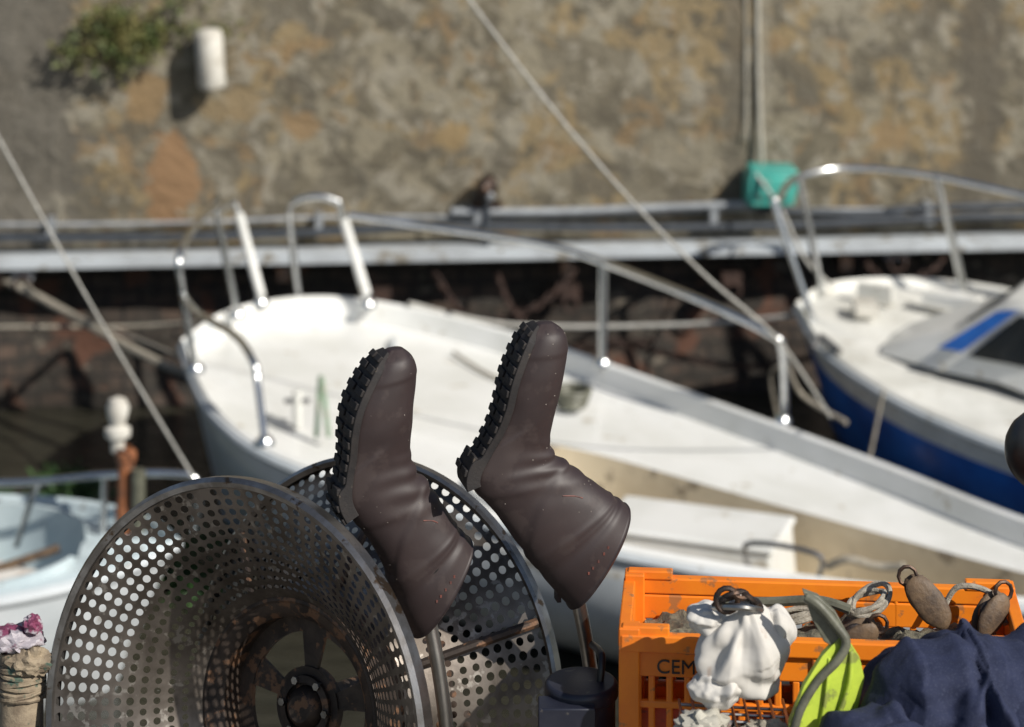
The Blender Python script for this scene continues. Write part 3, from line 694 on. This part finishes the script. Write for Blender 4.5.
# ------------------------------------------------------------------ crates
def crate(name, loc, yaw, L=.74, D=.27, H=.25):
    e=empty(name,loc,(0,0,yaw)); b=MB(); t=.012
    def side(c,length,ax):
        def bx(off,z,w,h,th=t,out=0):
            if ax=='x': b.box((c[0]+off,c[1]+out,z),(w,th,h),'orange')
            else: b.box((c[0]+out,c[1]+off,z),(th,w,h),'orange')
        s_= -1 if (c[1]<0 if ax=='x' else c[0]<0) else 1
        bx(0,H-.016,length+.024,.032,.024,s_*.006)
        bx(0,H-.058,length-.002,.048)
        bx(0,.022,length-.002,.044)
        bx(0,.115,length-.004,.014)
        n=int(length/.034)
        for i in range(n+1):
            o=-length/2+.012+(length-.024)*i/n
            w=.013 if i%5 else .03
            bx(o,(H-.08+.044)/2,w,H-.08-.046,t*.82)
            if i%5==0: bx(o,H-.07,.008,.09,.02,s_*.004)
    side((0,-D/2),L,'x'); side((0,D/2),L,'x'); side((-L/2,0),D-.03,'y'); side((L/2,0),D-.03,'y')
    for sx in (-1,1):
        for sy in (-1,1):
            b.box((sx*(L/2-.004),sy*(D/2-.004),H/2+.006),(.04,.04,H+.012),'orange')
            b.box((sx*(L/2-.035),sy*(D/2+.002),H+.006),(.09,.022,.018),'orange')
    b.box((0,0,.008),(L-.01,D-.01,.010),'orange')
    b.obj('shell',parent=e,smooth=False,bevel=.003)
    c=bpy.data.curves.new('lettering','FONT'); c.body='CEMAR'; c.size=.038; c.extrude=.0008
    t_=bpy.data.objects.new('lettering',c); COL.objects.link(t_); t_.parent=e; t_.location=(-L/2+.055,-D/2-.0075,H-.074); t_.rotation_euler=(math.radians(90),0,0); c.materials.append(M['black'])
    return e
CY=math.radians(-5); CZ=2.388
for i in range(4):
    crate('fish_crate',(.60,4.86,CZ-.262*i),CY if i==0 else CY*.6)
b=MB(); b.box((.6,4.86,1.565),(.8,.5,.06),'brown'); b.obj('pallet',bevel=.004)
b=MB()
for k in range(6):
    b.box((.82,4.17,1.56+.135*k),(.72,.02,.125),'brown'); b.box((.82,4.61,1.56+.135*k),(.72,.02,.125),'brown')
    b.box((.47,4.39,1.56+.135*k),(.02,.42,.125),'brown'); b.box((1.17,4.39,1.56+.135*k),(.02,.42,.125),'brown')
b.box((.82,4.39,2.31),(.74,.46,.03),'brown'); b.obj('wooden_box',bevel=.003,smooth=False)
b=MB(); rows=[]
RZ=Matrix.Rotation(CY,3,'Z')
for i in range(41):
    row=[]
    for j in range(81):
        x=-.345+.69*j/80; y=-.12+.24*i/40
        z=.175+.04*noise.fractal(V((x*8,y*8,4)),1,2,5)+.012*noise.fractal(V((x*40,y*40,4)),1,2,4)
        row.append(V((.6,4.86,CZ))+RZ@V((x,y,z)))
    rows.append(row)
b.grid(rows,'straw'); b.obj('fishing_net')
def coil(name,c,r,nl,k,tr=.006,tilt=.4,seed=0):
    b=MB(); pts=[]
    for i in range(nl*14+1):
        a=i/14*2*math.pi; rr=r*(1+.18*math.sin(a*.37+seed)); pts.append(V(c)+V((rr*math.cos(a),rr*.7*math.sin(a),rr*tilt*math.sin(a+seed)+.006*math.sin(a*1.7))))
    b.tube(pts,tr,k,8,smooth=nl*40); return b.obj(name)
coil('rope_coil',(.70,4.91,2.635),.036,4,'rope',.005,.5,1); coil('rope_coil',(.56,4.93,2.60),.05,3,'rope',.005,.3,2)
coil('rope_coil',(.45,4.94,2.60),.035,3,'rope',.005,.3,4)
rope('crate_rope',[(.85,4.93,2.61),(.88,4.93,2.655),(.94,4.91,2.65),(.96,4.86,2.61)],.006,'rope',20)
rope('crate_rope',[(.40,4.95,2.62),(.5,4.93,2.625),(.6,4.90,2.64),(.66,4.88,2.63)],.010,'olive',20)
def block(name,c,R,s_=1.0):
    b=MB()
    for off in (-.014,.014):
        b.blob((0,0,0),(.028*s_,.009,.052*s_),'brown',3,.06,2,'n',1,None,lambda p,off=off: p+V((0,off,0)))
    b.tube([(0,-.02,.0),(0,.02,0)],.007,'iron',10); b.tube([(.018*math.cos(t/10*6.28),0,.055*s_+.018*math.sin(t/10*6.28)) for t in range(10)],.004,'iron',6,closed=True)
    b.tube([(.02*math.cos(t/20*6.28),0,.02*math.sin(t/20*6.28)) for t in range(20)],.006,'iron',6,closed=True)
    o=b.obj(name); o.location=c; o.rotation_euler=R; return o
block('pulley_block',(.81,4.87,2.65),(math.radians(-15),math.radians(-38),math.radians(10)),1.1)
block('pulley_block',(.66,4.80,2.61),(0,math.radians(60),0),.9)
block('pulley_block',(.93,4.86,2.63),(math.radians(-10),math.radians(38),math.radians(10)),.9)
# swim fin
b=MB()
body=[(.597,4.50,2.74),(.613,4.50,2.715),(.628,4.51,2.690),(.636,4.51,2.655),(.622,4.50,2.60),(.59,4.49,2.555),(.555,4.48,2.50),(.50,4.47,2.40),(.495,4.47,2.59),(.523,4.48,2.655),(.558,4.49,2.705)]
b.prism([V(p) for p in body],(0,.018,0),'lime')
b.tube([(.53,4.51,2.803),(.553,4.50,2.79),(.582,4.495,2.757),(.600,4.49,2.73),(.585,4.485,2.70),(.545,4.48,2.66),(.51,4.47,2.60),(.492,4.465,2.50),(.492,4.465,2.40)],.0085,'olive',10,smooth=40,taper=(1.2,.8))
b.prism([V(p) for p in [(.524,4.505,2.815),(.552,4.505,2.805),(.583,4.50,2.777),(.606,4.50,2.735),(.59,4.50,2.71),(.562,4.50,2.725),(.540,4.505,2.765)]],(0,.016,0),'olive')
b.tube([(.61,4.498,2.71),(.605,4.49,2.65),(.57,4.48,2.56),(.54,4.475,2.46)],.005,'lime',8,smooth=20)
b.tube([(.57,4.492,2.70),(.56,4.48,2.62),(.53,4.475,2.48)],.004,'lime',8,smooth=20)
b.obj('swim_fin',bevel=.003)
b=MB(); chain(b,[(.375,4.59,2.757),(.395,4.575,2.777),(.42,4.575,2.782),(.44,4.585,2.767),(.455,4.59,2.745)],'iron',n=5,r=.0052)
b.tube([(.393+.020*math.cos(t/14*6.28),4.572,2.772+.022*math.sin(t/14*6.28)) for t in range(14)],.0055,'iron',8,closed=True); b.tube([(.370,4.59,2.752),(.40,4.562,2.764),(.43,4.557,2.764),(.455,4.58,2.750)],.0065,'steel',8,smooth=10)
b.obj('shackle_chain')
b=MB()
for k in range(5): b.tube([(.31,4.5+.03*k,2.50),(.31,4.5+.03*k,2.56),(.50,4.5+.03*k,2.55),(.50,4.5+.03*k,2.48)],.003,'steel',6)
for k in range(9): b.tube([(.31+.024*k,4.48,2.47),(.31+.024*k,4.49,2.56),(.31+.024*k,4.64,2.56)],.003,'steel',6)
b.tube([(.305,4.485,2.562),(.51,4.485,2.555)],.006,'steel',8); b.tube([(.305,4.485,2.51),(.51,4.485,2.50)],.005,'steel',8)
b.tube([(.305,4.485,2.41),(.51,4.485,2.41)],.005,'steel',8)
for k in range(9): b.tube([(.31+.024*k,4.485,2.56),(.31+.024*k,4.49,2.2)],.003,'steel',6)
b.blob((.40,4.56,2.50),(.10,.05,.055),'iron',4,.3,2); b.blob((.345,4.54,2.555),(.045,.04,.028),'conduit',4,.4,2); b.blob((.46,4.53,2.55),(.04,.03,.02),'rope',4,.4,2)
b.obj('wire_basket')
b=MB(); b.blob((1.115,5.2,2.835),(.090,.06,.090),'black',4,.02,2); b.tube([(1.12,5.22,2.78),(1.13,5.23,2.4),(1.13,5.23,1.62)],.014,'black',12,smooth=10); b.blob((1.12,5.2,2.655),(.055,.04,.035),'black',3,.03,2); b.box((1.13,5.23,1.63),(.16,.16,.02),'iron')
b.obj('black_float')
can=empty('rope_wrapped_can'); b=MB(); Tc=Matrix.Translation(V((-1.02,5.2,2.33)))
b.lathe([(0,-.7),(.045,-.7),(.045,.08),(.042,.085),(.04,.08),(.04,.0),(0,0)],'tan',Tc,24)
b.tube([(-1.02+.048*math.cos(i/12*6.28),5.2+.048*math.sin(i/12*6.28),2.34+.0007*i-.02+.004*math.sin(i*.9)) for i in range(110)],.005,'tan',6)
b.obj('can',parent=can); b=MB(); b.blob((-1.03,5.2,2.44),(.058,.045,.028),'purple',4,.35,1.3,'fold',4); b.blob((-.995,5.19,2.475),(.022,.02,.02),'purple',3,.4,1.2,'fold',7); b.blob((-1.00,5.17,2.405),(.05,.03,.03),'tan',4,.4,1.2,'fold',9); b.obj('wrapper',parent=can,smooth=False)
b=MB(); b.blob((-.98,4.8,2.28),(.22,.1,.06),'hullgrey',5,.15,1.3,'fold',3); b.blob((-.6,4.62,2.25),(.09,.06,.06),'rag',5,.2,1.3,'fold',13); b.blob((-.8,4.75,1.95),(.35,.2,.34),'olive',4,.15,1.3,'fold',6); b.obj('tarpaulin_bundle')

# ------------------------------------------------------------------ light
sv=V((.60,-.54,.62)).normalized()
el=math.asin(sv.z); az=math.atan2(sv.x,sv.y)
w=bpy.data.worlds.new('World'); scene.world=w; w.use_nodes=True; nt=w.node_tree
sky=nt.nodes.new('ShaderNodeTexSky'); sky.sky_type='NISHITA'; sky.sun_disc=False; sky.sun_elevation=el; sky.sun_rotation=az
nt.links.new(sky.outputs[0],nt.nodes['Background'].inputs[0]); nt.nodes['Background'].inputs[1].default_value=.078
sd=bpy.data.lights.new('sun','SUN'); sd.energy=5.0; sd.angle=math.radians(.53); sd.color=(1,.955,.875)
so=bpy.data.objects.new('sun',sd); COL.objects.link(so); so.rotation_euler=sv.to_track_quat('Z','Y').to_euler(); so.location=sv*30
# ------------------------------------------------------------------ camera
cd=bpy.data.cameras.new('camera'); cam=bpy.data.objects.new('camera',cd); COL.objects.link(cam)
cam.location=(0,0,4.6); cam.rotation_euler=(math.radians(90),0,0)
cd.sensor_width=36; cd.lens=2500/1024*36; cd.shift_y=-763/1024; cd.clip_end=600; cd.clip_start=.1
cd.dof.use_dof=True; cd.dof.focus_distance=4.98; cd.dof.aperture_fstop=2.9
scene.camera=cam
scene.view_settings.view_transform='Standard'; scene.view_settings.look='None'; scene.view_settings.exposure=0
